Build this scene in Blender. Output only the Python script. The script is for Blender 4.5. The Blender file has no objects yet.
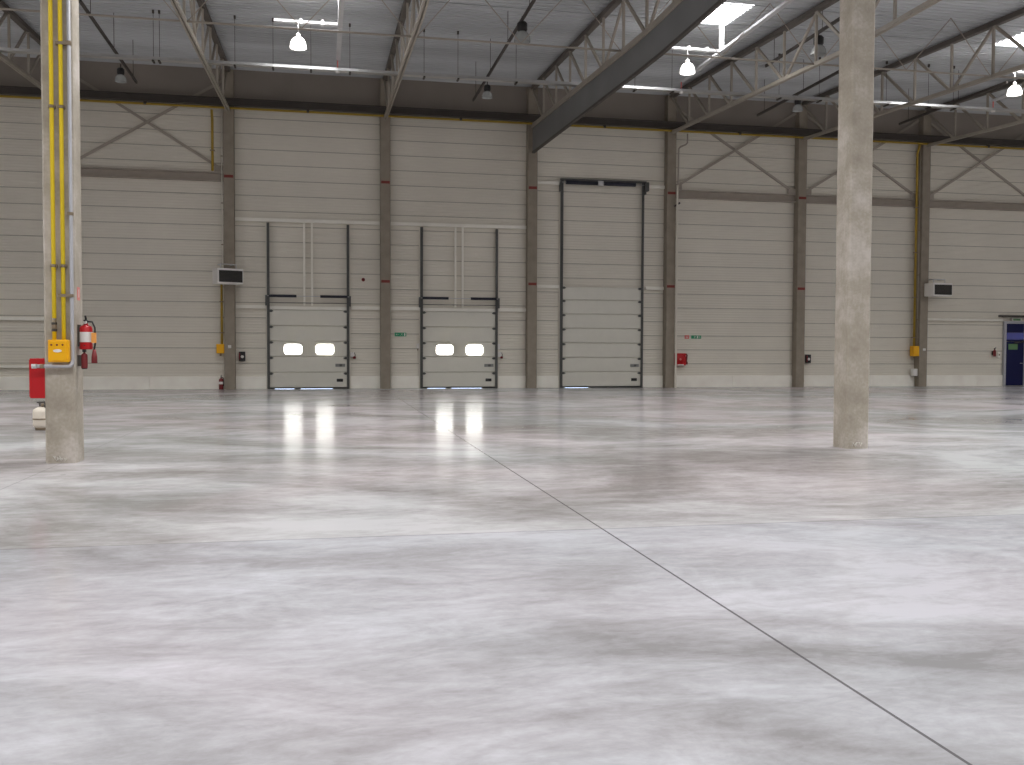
import bpy, bmesh, math, random
from mathutils import Vector, Matrix
random.seed(7)
sc = bpy.context.scene
COL = sc.collection
PI = math.pi

# ------------------------------------------------------------------ materials
def mat(name, color, rough=0.6, metal=0.0, var=0.0, vscale=3.0, emit=None, estr=0.0, coat=0.0, bump=0.0, stretch=(1, 1, 1), spec=0.5):
    m = bpy.data.materials.new(name); m.use_nodes = True
    nt = m.node_tree; b = nt.nodes['Principled BSDF']
    b.inputs['Base Color'].default_value = (*color, 1)
    b.inputs['Roughness'].default_value = rough
    b.inputs['Metallic'].default_value = metal
    b.inputs['Specular IOR Level'].default_value = spec
    if coat: b.inputs['Coat Weight'].default_value = coat
    if emit:
        b.inputs['Emission Color'].default_value = (*emit, 1)
        b.inputs['Emission Strength'].default_value = estr
    tc = nt.nodes.new('ShaderNodeTexCoord')
    mp = nt.nodes.new('ShaderNodeMapping'); mp.inputs['Scale'].default_value = stretch
    nt.links.new(tc.outputs['Object'], mp.inputs['Vector'])
    n = nt.nodes.new('ShaderNodeTexNoise'); n.inputs['Scale'].default_value = vscale; n.inputs['Detail'].default_value = 5
    nt.links.new(mp.outputs['Vector'], n.inputs['Vector'])
    cr = nt.nodes.new('ShaderNodeValToRGB')
    cr.color_ramp.elements[0].position = 0.3; cr.color_ramp.elements[1].position = 0.7
    cr.color_ramp.elements[0].color = tuple(max(0, c * (1 - var)) for c in color) + (1,)
    cr.color_ramp.elements[1].color = tuple(min(1, c * (1 + var)) for c in color) + (1,)
    nt.links.new(n.outputs['Fac'], cr.inputs['Fac'])
    nt.links.new(cr.outputs['Color'], b.inputs['Base Color'])
    if bump:
        bp = nt.nodes.new('ShaderNodeBump'); bp.inputs['Strength'].default_value = bump; bp.inputs['Distance'].default_value = 0.01
        nt.links.new(n.outputs['Fac'], bp.inputs['Height']); nt.links.new(bp.outputs['Normal'], b.inputs['Normal'])
    return m

M = {}
M['cladding'] = mat('cladding sheet', (0.75, 0.705, 0.615), 0.55, var=0.04, vscale=0.6)
M['joint'] = mat('cladding joint seal', (0.43, 0.395, 0.34), 0.8, var=0.1)
M['plinth'] = mat('plinth precast', (0.97, 0.92, 0.84), 0.75, var=0.06, vscale=1.5)
M['column'] = mat('wall column concrete', (0.30, 0.258, 0.205), 0.85, var=0.12, vscale=2.5, bump=0.2)
M['deck'] = mat('galvanised roof deck', (0.50, 0.515, 0.525), 0.45, metal=0.25, var=0.2, vscale=0.35, stretch=(0.4, 2, 1))
M['steel'] = mat('truss paint', (0.37, 0.33, 0.275), 0.55, var=0.06)
M['chord'] = mat('shaded top chord paint', (0.13, 0.112, 0.098), 0.6, var=0.1)  # truss paint darkened for the shade under the deck
M['darksteel'] = mat('dark steel', (0.06, 0.05, 0.042), 0.6, var=0.1)
M['brownsteel'] = mat('bracing paint', (0.39, 0.34, 0.285), 0.6, var=0.06)
M['curtain'] = mat('smoke curtain fabric', (0.19, 0.19, 0.19), 0.75, var=0.06, vscale=0.8)
M['galv'] = mat('galvanised steel', (0.62, 0.62, 0.63), 0.4, metal=0.35, var=0.06, vscale=5)
M['tray'] = mat('dull zinc tray', (0.60, 0.60, 0.59), 0.30, metal=0.92, var=0.06, vscale=2)
M['white'] = mat('white paint', (0.90, 0.87, 0.79), 0.5, var=0.03)
M['whiteplastic'] = mat('white plastic', (0.8, 0.77, 0.74), 0.45, var=0.02)
M['door'] = mat('door leaf coat', (0.70, 0.675, 0.60), 0.42, var=0.02)
M['track'] = mat('door track steel', (0.10, 0.10, 0.095), 0.5, metal=0.3, var=0.1)
M['spring'] = mat('torsion spring', (0.03, 0.032, 0.05), 0.5, metal=0.2, var=0.1)
M['black'] = mat('black plastic', (0.016, 0.015, 0.015), 0.5, var=0.1)
M['yellow'] = mat('yellow conduit', (0.92, 0.68, 0.015), 0.42, var=0.04)
M['ybox'] = mat('yellow switch box', (0.93, 0.46, 0.0), 0.38, var=0.02)
M['mustard'] = mat('mustard gas pipe', (0.40, 0.26, 0.025), 0.55, var=0.08)
M['red'] = mat('red enamel', (0.50, 0.004, 0.009), 0.4, var=0.05)
M['darkred'] = mat('dull red', (0.20, 0.018, 0.02), 0.55, var=0.1)
M['redband'] = mat('red tape', (0.20, 0.03, 0.022), 0.6, var=0.08)
M['pink'] = mat('faded red print', (0.72, 0.22, 0.2), 0.5, var=0.05)
M['orange'] = mat('orange tag', (0.85, 0.36, 0.08), 0.5, var=0.05)
M['green'] = mat('green sign', (0.03, 0.30, 0.14), 0.5, var=0.05)
M['palegreen'] = mat('pale green sticker', (0.10, 0.22, 0.09), 0.5, var=0.05)
M['blue'] = mat('blue door paint', (0.002, 0.004, 0.055), 0.5, var=0.05, spec=0.25)
M['blueglass'] = mat('blue tinted pane', (0.045, 0.06, 0.36), 0.12, var=0.05, coat=0.5)
M['frame'] = mat('grey door frame', (0.42, 0.42, 0.45), 0.5, var=0.03)
M['cylinder'] = mat('gas cylinder paint', (0.78, 0.70, 0.60), 0.45, var=0.04)
M['rubber'] = mat('rubber', (0.02, 0.02, 0.02), 0.8, var=0.1)
M['scrawl'] = mat('white paint marks', (0.8, 0.77, 0.72), 0.8, var=0.1)
M['clamp'] = mat('clamp steel', (0.28, 0.22, 0.15), 0.5, metal=0.3, var=0.1)
M['clampgrey'] = mat('grey latch steel', (0.25, 0.25, 0.24), 0.5, metal=0.2, var=0.1)
M['daylight'] = mat('translucent daylight pane', (0.8, 0.82, 0.85), 0.3, emit=(1.0, 0.99, 0.93), estr=8.0)
M['gap'] = mat('daylight under door', (0.8, 0.85, 0.9), 0.5, emit=(0.62, 0.76, 1.0), estr=3.0)
M['sky'] = mat('translucent rooflight sheet', (0.85, 0.87, 0.9), 0.4, emit=(1.0, 0.985, 1.0), estr=5.0)
M['bell'] = mat('acrylic lamp bell', (0.42, 0.43, 0.42), 0.2, var=0.05, coat=0.3)
M['litbell'] = mat('lit acrylic lamp bell', (0.85, 0.83, 0.8), 0.3, emit=(1.0, 0.97, 0.92), estr=2.4)
M['bulb'] = mat('glowing bulb', (0.9, 0.9, 0.9), 0.3, emit=(1.0, 0.95, 0.88), estr=30.0)

def column_material():
    m = bpy.data.materials.new('cast column concrete'); m.use_nodes = True
    nt = m.node_tree; b = nt.nodes['Principled BSDF']; b.inputs['Roughness'].default_value = 0.85
    tc = nt.nodes.new('ShaderNodeTexCoord')
    n1 = nt.nodes.new('ShaderNodeTexNoise'); n1.inputs['Scale'].default_value = 1.6; n1.inputs['Detail'].default_value = 6; n1.inputs['Roughness'].default_value = 0.6
    n2 = nt.nodes.new('ShaderNodeTexNoise'); n2.inputs['Scale'].default_value = 26; n2.inputs['Detail'].default_value = 4
    nt.links.new(tc.outputs['Object'], n1.inputs['Vector']); nt.links.new(tc.outputs['Object'], n2.inputs['Vector'])
    mx = nt.nodes.new('ShaderNodeMath'); mx.operation = 'MULTIPLY_ADD'; mx.inputs[1].default_value = 0.22
    nt.links.new(n2.outputs['Fac'], mx.inputs[0]); nt.links.new(n1.outputs['Fac'], mx.inputs[2])
    cr = nt.nodes.new('ShaderNodeValToRGB')
    e = cr.color_ramp.elements
    e[0].position = 0.42; e[0].color = (0.33, 0.29, 0.235, 1)
    e[1].position = 0.78; e[1].color = (0.58, 0.53, 0.48, 1)
    k = e.new(0.6); k.color = (0.42, 0.375, 0.31, 1)
    nt.links.new(mx.outputs[0], cr.inputs['Fac']); nt.links.new(cr.outputs['Color'], b.inputs['Base Color'])
    bp = nt.nodes.new('ShaderNodeBump'); bp.inputs['Strength'].default_value = 0.25; bp.inputs['Distance'].default_value = 0.01
    nt.links.new(n2.outputs['Fac'], bp.inputs['Height']); nt.links.new(bp.outputs['Normal'], b.inputs['Normal'])
    return m
M['castcolumn'] = column_material()

def floor_material():
    m = bpy.data.materials.new('polished concrete floor'); m.use_nodes = True
    nt = m.node_tree; L = nt.links; N = nt.nodes.new; b = nt.nodes['Principled BSDF']
    tc = N('ShaderNodeTexCoord')
    def noise(scale, sx, sy, detail=6, rough=0.55, dist=0.0, rot=0.0, off=0.0):
        mp = N('ShaderNodeMapping'); mp.inputs['Scale'].default_value = (sx, sy, 1); mp.inputs['Rotation'].default_value = (0, 0, rot)
        mp.inputs['Location'].default_value = (off, off * 1.7, 0)
        L.new(tc.outputs['Object'], mp.inputs['Vector'])
        n = N('ShaderNodeTexNoise'); n.inputs['Scale'].default_value = scale; n.inputs['Detail'].default_value = detail
        n.inputs['Roughness'].default_value = rough; n.inputs['Distortion'].default_value = dist
        L.new(mp.outputs['Vector'], n.inputs['Vector']); return n.outputs['Fac']
    def math_(op, a, c=None, d=None):
        x = N('ShaderNodeMath'); x.operation = op
        for i, v in enumerate((a, c, d)):
            if v is None: continue
            if isinstance(v, (int, float)): x.inputs[i].default_value = v
            else: L.new(v, x.inputs[i])
        return x.outputs[0]
    clouds = noise(0.22, 0.85, 1.1, 10, 0.60, 1.4)
    trowel = noise(0.9, 0.75, 1.35, 9, 0.68, 1.6, 0.25, 3.1)
    streak = noise(2.6, 0.6, 1.6, 9, 0.70, 1.0, 0.12, 9.0)
    fine = noise(11, 0.8, 1.2, 6, 0.7, 0.5)
    v = math_('MULTIPLY', clouds, 0.56)
    v = math_('MULTIPLY_ADD', trowel, 0.20, v)
    v = math_('MULTIPLY_ADD', streak, 0.15, v)
    v = math_('MULTIPLY_ADD', fine, 0.09, v)
    cr = N('ShaderNodeValToRGB'); e = cr.color_ramp.elements
    e[0].position = 0.41; e[0].color = (0.275, 0.258, 0.25, 1)
    e[1].position = 0.58; e[1].color = (0.565, 0.55, 0.56, 1)
    k = e.new(0.49); k.color = (0.405, 0.39, 0.388, 1)
    L.new(v, cr.inputs['Fac'])
    # hue drift of the separate pours
    tint = noise(0.16, 1, 1, 3, 0.5, 0.5, 0, 21.0)
    tr = N('ShaderNodeValToRGB'); t = tr.color_ramp.elements
    t[0].position = 0.38; t[0].color = (1.0, 0.95, 0.965, 1)
    t[1].position = 0.62; t[1].color = (0.94, 0.98, 0.99, 1)
    L.new(tint, tr.inputs['Fac'])
    mul = N('ShaderNodeMix'); mul.data_type = 'RGBA'; mul.blend_type = 'MULTIPLY'; mul.inputs[0].default_value = 1
    L.new(cr.outputs['Color'], mul.inputs[6]); L.new(tr.outputs['Color'], mul.inputs[7])
    # saw-cut joints
    sep = N('ShaderNodeSeparateXYZ'); L.new(tc.outputs['Object'], sep.inputs[0])
    def line(axis, at, w):
        d = math_('ABSOLUTE', math_('SUBTRACT', sep.outputs[axis], at))
        return math_('LESS_THAN', d, w)
    j1 = line(0, 5.93, 0.0085)
    j2 = math_('MULTIPLY', line(1, -30.66, 0.012), 0.45)
    j3 = math_('MULTIPLY', line(0, 0.0, 0.008), 0.35)
    j4 = math_('MULTIPLY', line(0, 12.0, 0.006), 0.25)
    j = math_('MAXIMUM', math_('MAXIMUM', j1, j2), math_('MAXIMUM', j3, j4))
    mj = N('ShaderNodeMix'); mj.data_type = 'RGBA'
    L.new(math_('MULTIPLY', j, 0.85), mj.inputs[0]); L.new(mul.outputs[2], mj.inputs[6]); mj.inputs[7].default_value = (0.09, 0.085, 0.085, 1)
    # the pour nearer than the cross joint is a cooler grey
    near = math_('LESS_THAN', sep.outputs[1], -30.66)
    mn = N('ShaderNodeMix'); mn.data_type = 'RGBA'; mn.blend_type = 'MULTIPLY'
    L.new(near, mn.inputs[0]); L.new(mj.outputs[2], mn.inputs[6]); mn.inputs[7].default_value = (0.93, 0.945, 0.985, 1)
    # a few dark specks and scuffs on the slab
    vor = N('ShaderNodeTexVoronoi'); vor.inputs['Scale'].default_value = 0.55; L.new(tc.outputs['Object'], vor.inputs['Vector'])
    spk = math_('MULTIPLY', math_('LESS_THAN', vor.outputs['Distance'], 0.022), 0.55)
    ms = N('ShaderNodeMix'); ms.data_type = 'RGBA'
    L.new(spk, ms.inputs[0]); L.new(mn.outputs[2], ms.inputs[6]); ms.inputs[7].default_value = (0.12, 0.115, 0.12, 1)
    L.new(ms.outputs[2], b.inputs['Base Color'])
    rr = N('ShaderNodeMapRange'); rr.inputs[1].default_value = 0.35; rr.inputs[2].default_value = 0.65; rr.inputs[3].default_value = 0.11; rr.inputs[4].default_value = 0.22
    L.new(math_('MULTIPLY_ADD', streak, 0.5, math_('MULTIPLY', clouds, 0.5)), rr.inputs[0])
    L.new(rr.outputs[0], b.inputs['Roughness'])
    b.inputs['Specular IOR Level'].default_value = 0.03
    bp = N('ShaderNodeBump'); bp.inputs['Strength'].default_value = 0.10; bp.inputs['Distance'].default_value = 0.004
    L.new(streak, bp.inputs['Height']); L.new(bp.outputs['Normal'], b.inputs['Normal'])
    return m
M['floor'] = floor_material()

# ------------------------------------------------------------------ mesh helpers
def nb(): return bmesh.new()
def box(bm, x0, x1, y0, y1, z0, z1):
    v = [bm.verts.new(p) for p in ((x0, y0, z0), (x1, y0, z0), (x1, y1, z0), (x0, y1, z0), (x0, y0, z1), (x1, y0, z1), (x1, y1, z1), (x0, y1, z1))]
    for f in ((0, 3, 2, 1), (4, 5, 6, 7), (0, 1, 5, 4), (1, 2, 6, 5), (2, 3, 7, 6), (3, 0, 4, 7)):
        bm.faces.new([v[i] for i in f])
    return bm
def bar(bm, a, b, w, h, up=(0, 0, 1)):
    a, b = Vector(a), Vector(b); d = (b - a).normalized(); u = Vector(up)
    if abs(d.dot(u)) > 0.98: u = Vector((0, 1, 0))
    s = d.cross(u).normalized(); u = s.cross(d).normalized()
    vs = []
    for p in (a, b):
        for i, j in ((-1, -1), (1, -1), (1, 1), (-1, 1)):
            vs.append(bm.verts.new(p + s * (i * w / 2) + u * (j * h / 2)))
    for f in ((0, 1, 2, 3), (7, 6, 5, 4), (0, 4, 5, 1), (1, 5, 6, 2), (2, 6, 7, 3), (3, 7, 4, 0)):
        bm.faces.new([vs[i] for i in f])
    return bm
def tube(bm, pts, r, n=10, cap=True):
    pts = [Vector(p) for p in pts]; rings = []
    prev = None
    for i, p in enumerate(pts):
        if i == 0: d = pts[1] - pts[0]
        elif i == len(pts) - 1: d = pts[-1] - pts[-2]
        else: d = (pts[i + 1] - p).normalized() + (p - pts[i - 1]).normalized()
        d.normalize()
        u = prev if prev is not None else (Vector((0, 0, 1)) if abs(d.z) < 0.9 else Vector((0, 1, 0)))
        s = d.cross(u).normalized(); u = s.cross(d).normalized(); prev = u
        rings.append([bm.verts.new(p + (s * math.cos(2 * PI * k / n) + u * math.sin(2 * PI * k / n)) * r) for k in range(n)])
    for a, b in zip(rings, rings[1:]):
        for k in range(n):
            f = bm.faces.new((a[k], a[(k + 1) % n], b[(k + 1) % n], b[k])); f.smooth = True
    if cap:
        bm.faces.new(rings[0][::-1]); bm.faces.new(rings[-1])
    return bm
def lathe(bm, prof, c=(0, 0, 0), n=24, axis='z', closed=False):
    rings = []
    for r, z in prof:
        ring = []
        for k in range(n):
            x, y = r * math.cos(2 * PI * k / n), r * math.sin(2 * PI * k / n)
            p = (x, y, z) if axis == 'z' else (x, z, y)
            ring.append(bm.verts.new((p[0] + c[0], p[1] + c[1], p[2] + c[2])))
        rings.append(ring)
    for a, b in zip(rings, rings[1:]):
        for k in range(n):
            f = bm.faces.new((a[k], a[(k + 1) % n], b[(k + 1) % n], b[k])); f.smooth = True
    if closed:
        bm.faces.new(rings[0][::-1]); bm.faces.new(rings[-1])
    return bm
def prism(bm, pts, z0, z1):
    a = [bm.verts.new((x, y, z0)) for x, y in pts]; b = [bm.verts.new((x, y, z1)) for x, y in pts]
    n = len(pts); bm.faces.new(a[::-1]); bm.faces.new(b)
    for k in range(n): bm.faces.new((a[k], a[(k + 1) % n], b[(k + 1) % n], b[k]))
    return bm
def obj(name, bm, m, parent=None, bevel=0.0, loc=None):
    bmesh.ops.recalc_face_normals(bm, faces=bm.faces)
    me = bpy.data.meshes.new(name); bm.to_mesh(me); bm.free()
    me.materials.append(M[m] if isinstance(m, str) else m)
    o = bpy.data.objects.new(name, me); COL.objects.link(o)
    if parent: o.parent = parent
    if loc: o.location = loc
    if bevel:
        b = o.modifiers.new('edge', 'BEVEL'); b.width = bevel; b.segments = 2; b.limit_method = 'ANGLE'
    return o
def tag(o, label, cat, group=None, kind=None):
    o['label'] = label; o['category'] = cat
    if group: o['group'] = group
    if kind: o['kind'] = kind
    return o
def thing(name, label, cat, loc=(0, 0, 0), rotz=0.0, group=None, kind='thing'):
    o = bpy.data.objects.new(name, None); COL.objects.link(o)
    o.location = loc; o.rotation_euler = (0, 0, rotz); o.empty_display_size = 0.2
    return tag(o, label, cat, group, kind)
def dup(root, loc, label=None, group=None, name=None, rotz=None):
    def cp(o, par):
        c = o.copy(); COL.objects.link(c); c.parent = par
        for ch in list(o.children): cp(ch, c)
        return c
    r = cp(root, None); r.location = loc
    if rotz is not None: r.rotation_euler = (0, 0, rotz)
    if label: r['label'] = label
    if group: r['group'] = group
    if name: r.name = name
    return r

# ------------------------------------------------------------------ the hall
X0, X1, YB = -30.0, 60.0, -72.0
JOINT0, MOD = 1.01, 0.597
def deck_z(y): return 12.40 + 0.045 * max(y, -24.7)

bm = box(nb(), X0, X1, YB, 0.3, -0.2, 0.0)
tag(obj('floor', bm, 'floor'), 'pale grey polished concrete floor with saw-cut joints', 'floor', kind='structure')

# cladding: horizontal sandwich panels, shallow ribs and dark joints; profile in (y, z)
prof = []
z = JOINT0 - MOD
joints = []
while z < 12.7:
    joints.append(z); z += MOD
for zj in joints:
    prof += [(0.0, zj - 0.016, 1), (0.014, zj - 0.008, 1), (0.014, zj + 0.008, 1), (0.0, zj + 0.016, 0)]
    for k in range(5):
        a = zj + 0.03 + k * (MOD - 0.06) / 5; w = (MOD - 0.06) / 5
        prof += [(0.0, a + 0.2 * w, 0), (0.007, a + 0.35 * w, 0), (0.007, a + 0.75 * w, 0), (0.0, a + 0.9 * w, 0)]
bm = nb(); pv = None
for y, zz, dk in prof:
    a = bm.verts.new((X0, y, zz)); b = bm.verts.new((X1, y, zz))
    if pv:
        f = bm.faces.new((pv[0], pv[1], b, a)); f.material_index = 1 if pv[2] else 0
    pv = (a, b, dk)
o = obj('wall_back', bm, 'cladding'); o.data.materials.append(M['joint'])
tag(o, 'beige ribbed sandwich-panel wall with dock doors', 'wall', kind='structure')
bm = box(nb(), X0, X1, 0.03, 0.3, 0, 12.7)
s = obj('wall_back_core', bm, 'cladding', o)

bm = nb()
x = X0
while x < X1:
    box(bm, x + 0.004, min(x + 2.996, X1), -0.06, 0.03, 0.0, 0.50); x += 3.0
tag(obj('baseboard_back', bm, 'plinth', bevel=0.008), 'off-white precast plinth along the foot of the panel wall', 'plinth', kind='structure')
for nm, bb, lab in (('wall_left', (X0 - 0.3, X0, YB, 0, 0, 12.7), 'side wall at the far left of the hall'),
                    ('wall_right', (X1, X1 + 0.3, YB, 0, 0, 12.7), 'side wall at the far right of the hall'),
                    ('wall_front', (X0, X1, YB - 0.3, YB, 0, 12.7), 'wall behind the viewer')):
    tag(obj(nm, box(nb(), *bb), 'cladding'), lab, 'wall', kind='structure')

M['upperband'] = mat('brown-grey wall lining', (0.30, 0.262, 0.228), 0.75, var=0.06, vscale=0.8)  # flat band at the wall top, darker and browner than the cladding
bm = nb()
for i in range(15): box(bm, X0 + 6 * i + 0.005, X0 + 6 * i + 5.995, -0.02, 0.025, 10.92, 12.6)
tag(obj('trim_1', bm, 'upperband'), 'plain brown-grey band of wall above the dark beam, below the roof', 'wall band', kind='structure')

# corrugated deck with openings filled by corrugated rooflights
SKX = [3.02 + 12 * k for k in range(-2, 5)]
# (centre y, half length); unseen rows are assumed, sized for the light they give
SKY = [(-10.85, 0.95)] + [(-22.85, 1.25), (-34.85, 1.25), (-46.85, 0.95), (-58.85, 0.95)]
DAY_W = 340.0
PER = 0.25
def deck_profile(ya, yb):
    pts = []; y = yb; n = round((yb - ya) / PER)
    for i in range(n):
        y = yb - i * PER
        for t, h in ((0.0, 0.0), (0.30, 0.0), (0.42, 0.06), (0.88, 0.06)):
            pts.append((y - t * PER, deck_z(y - t * PER) + h))
    y = yb - n * PER; pts.append((y, deck_z(y)))
    return pts
def strip(bm, xa, xb, pts, thick=0.0):
    pv = None
    for y, zz in pts:
        a = bm.verts.new((xa, y, zz + thick)); b = bm.verts.new((xb, y, zz + thick))
        if pv: bm.faces.new((pv[0], pv[1], b, a))
        pv = (a, b)
bm = nb()
edges = [0.25] + [e for sy, sh in SKY for e in (sy + sh, sy - sh)] + [YB]
rows = list(zip(edges, edges[1:]))
for i, (ya, yb) in enumerate(rows):
    n = round((ya - yb) / PER); pts = deck_profile(ya - n * PER, ya)
    if i % 2 == 0: strip(bm, X0, X1, pts)
    else:
        xs = [X0] + [e for sx in SKX for e in (sx - 1.18, sx + 1.18)] + [X1]
        for k in range(0, len(xs), 2): strip(bm, xs[k], xs[k + 1], pts)
o = obj('ceiling', bm, 'deck'); tag(o, 'grey corrugated steel roof deck', 'ceiling', kind='structure')
bm = box(nb(), X0, X1, YB, 0.3, 12.75, 12.8); obj('roof_membrane', bm, 'darksteel', o)

k = 0
for sy, sh in SKY:
    for sx in SKX:
        bm = nb(); strip(bm, sx - 1.18, sx + 1.18, deck_profile(sy - sh, sy + sh), 0.012)
        o = obj('skylight', bm, 'sky')
        if sy == SKY[0][0] and abs(sx - 15.02) < 0.1: tag(o, 'bright corrugated rooflight just right of the dark smoke curtain', 'skylight', kind='thing')
        elif sy == SKY[0][0] and abs(sx - 27.02) < 0.1: tag(o, 'bright corrugated rooflight above the last lamp at the right edge', 'skylight', kind='thing')
        else: tag(o, 'white unseen rooflight of an assumed grid that lights the hall', 'skylight', 'rooflights out of view', kind='thing')
        # area light standing in for daylight, power and spread tuned per row
        ld = bpy.data.lights.new('rooflight_daylight', 'AREA'); ld.shape = 'RECTANGLE'; ld.size = 2.26; ld.size_y = 2 * sh - 0.1
        ld.energy = DAY_W * (2 * sh) / 2.0 * (0.65 if sy == SKY[0][0] else 1.12); ld.spread = math.radians(110 if sy == SKY[0][0] else 152); ld.color = (1.0, 0.995, 0.975)
        lo = bpy.data.objects.new('rooflight_daylight', ld); COL.objects.link(lo); lo.location = (sx, sy, deck_z(sy) - 0.05)

# ------------------------------------------------------------------ wall columns
collab = {-6: 'concrete wall column hidden behind the column with yellow conduits',
          0: 'concrete wall column carrying the white heater left of the windowed doors',
          6: 'concrete wall column between the two windowed dock doors',
          12: 'concrete wall column between the second windowed door and tall door',
          18: 'concrete wall column beside the red hose reel',
          24: 'concrete wall column just left of the big free-standing column',
          30: 'concrete wall column carrying the right-hand heater and yellow conduit'}
for X, lab in collab.items():
    t = thing('wall_column', lab, 'column', (X, 0, 0), group='columns along the panel wall')
    c = 0.02
    bm = prism(nb(), [(-0.2, -0.025), (0.2, -0.025), (0.2, -0.4 + c), (0.2 - c, -0.4), (-0.2 + c, -0.4), (-0.2, -0.4 + c)], 0, 12.3)
    obj('shaft', bm, 'column', t)
    for zz, use in ((4.29, X in (6, 12, 18, 24)), (8.22, X in (0, 6, 12, 18, 24))):
        if use: obj('red_band', box(nb(), -0.17, 0.17, -0.412, -0.385, zz - 0.055, zz + 0.055), 'redband', t)

# ------------------------------------------------------------------ free-standing columns
def scrawl(parent, xs, seed):
    rnd = random.Random(seed); bm = nb()
    for q in range(5):
        x = xs + q * 0.035; pts = [(x + rnd.uniform(-.02, .02), -0.404, 0.03 + rnd.uniform(0, .08)) for _ in range(4)]
        tube(bm, pts, 0.007, 5)
    obj('paint_mark', bm, 'scrawl', parent)
for X, lab in ((0, 'square concrete column with yellow conduits and a red cabinet'), (12, 'bare square concrete column standing alone on the right of the floor')):
    t = thing('concrete_column', lab, 'column', (X, -24.34, 0))
    c = 0.025
    bm = prism(nb(), [(-0.2, 0), (0.2, 0), (0.2, -0.4 + c), (0.2 - c, -0.4), (-0.2 + c, -0.4), (-0.2, -0.4 + c)], 0, 11.25)
    obj('shaft', bm, 'castcolumn', t)
    scrawl(t, -0.08, int(X) + 1)

# ------------------------------------------------------------------ roof trusses
def zb(y): return 10.77 + 0.052 * max(y, -14.3)
def zt(y): return deck_z(y) - 0.10
NODES = [-0.4, -2.3] + [-4.3 - 2.0 * i for i in range(11)]
def make_truss(name, label):
    t = thing(name, label, 'truss', (0, 0, 0), group='roof trusses')
    bm = nb()
    for a, b in zip(NODES, NODES[1:]):
        for sx in (-0.045, 0.045): bar(bm, (sx, a, zb(a)), (sx, b, zb(b)), 0.055, 0.11)
    obj('bottom_chord', bm, 'steel', t)
    bm = nb()
    for a, b in zip(NODES, NODES[1:]): bar(bm, (0, a, zt(a)), (0, b, zt(b)), 0.17, 0.16)
    obj('top_chord', bm, 'chord', t)
    for i, y in enumerate(NODES):
        if i == 0: continue
        obj('vertical', bar(nb(), (0, y, zb(y) + 0.04), (0, y, zt(y) - 0.06), 0.07, 0.07), 'steel', t)
    for i, (a, b) in enumerate(zip(NODES, NODES[1:])):
        down = i <= 4 or i % 2 == 0        # falls away from the wall near the support, then zigzags
        p, q = ((a, zt(a) - 0.06), (b, zb(b) + 0.04)) if down else ((a, zb(a) + 0.04), (b, zt(b) - 0.06))
        off = -0.04 if down else 0.04
        obj('diagonal', bar(nb(), (off, p[0] - 0.06, p[1]), (off, q[0] + 0.06, q[1]), 0.06, 0.09), 'steel', t)
    return t
tl = {0: 'steel roof truss meeting the wall above the left heater column',
      6: 'steel roof truss meeting the wall between the two windowed doors',
      12: 'steel roof truss standing along the top of the dark smoke curtain',
      18: 'pale-lit steel roof truss passing in front of the hall behind the free-standing column',
      24: 'steel roof truss running to the wall behind the free-standing column, toward the right rooflight',
      30: 'dim steel roof truss furthest right, over the right heater',
      -6: 'steel roof truss in the top left corner left of the yellow conduits'}
tr0 = make_truss('roof_truss', tl[0])
for X in (6, 12, 18, 24, 30, -6): dup(tr0, (X, 0, 0), tl[X])

# smoke curtain under the third truss
t = thing('smoke_curtain', 'long dark grey smoke curtain hanging below a roof truss', 'smoke curtain', (12, 0, 0))
ys = [-0.45 - 1.87 * i for i in range(13)]
def zc(y): return 9.66 - 0.036 * (-min(0, max(y, -15)))
bm = nb(); pv = None
for i, y in enumerate(ys):
    dx = 0.0
    ring = [bm.verts.new((sx, y, zz)) for sx, zz in ((-0.03, zc(y)), (-0.03, zb(y) - 0.06), (0.03, zb(y) - 0.06), (0.03, zc(y)))]
    if pv:
        for q in range(4): bm.faces.new((pv[q], pv[(q + 1) % 4], ring[(q + 1) % 4], ring[q]))
    else: bm.faces.new(ring)
    pv = ring
bm.faces.new(pv)
obj('sheet', bm, 'curtain', t)
bm = nb()
for a, b in zip(ys, ys[1:]): bar(bm, (0, a, zc(a)), (0, b, zc(b)), 0.10, 0.07)
obj('weight_bar', bm, 'darksteel', t)
bm = nb()
for a, b in zip(ys, ys[1:]): bar(bm, (-0.06, a, zb(a) - 0.09), (-0.06, b, zb(b) - 0.09), 0.05, 0.06)
obj('clamp_rail', bm, 'steel', t)

# ties with sway bracing between the trusses
tlab = {-6: 'thin tie with sway rods between trusses behind the yellow conduits', 0: 'thin tie with sway rods crossing the roof under the left lit lamp',
        6: 'thin tie with sway rods left of the smoke curtain', 12: 'thin tie with sway rods right of the smoke curtain beside the lit lamp',
        18: 'thin tie with sway rods behind the top of the free-standing column', 24: 'thin tie with sway rods by the right rooflight'}
tie0 = thing('truss_tie', tlab[0], 'tie bar', (0, -12.3, 0), group='ties between the trusses')
obj('tie_tube', tube(nb(), [(0.06, 0, 10.14), (5.94, 0, 10.14)], 0.03, 8), 'steel', tie0)
for a, b in ((0.1, 1.5), (3.0, 1.5), (3.0, 4.5), (5.9, 4.5)):
    obj('sway_rod', tube(nb(), [(a, 0, 10.16), (b, 0, 11.82)], 0.014, 6), 'brownsteel', tie0)
for X in (-6, 6, 12, 18, 24): dup(tie0, (X, -12.3, 0), tlab[X])

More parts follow.
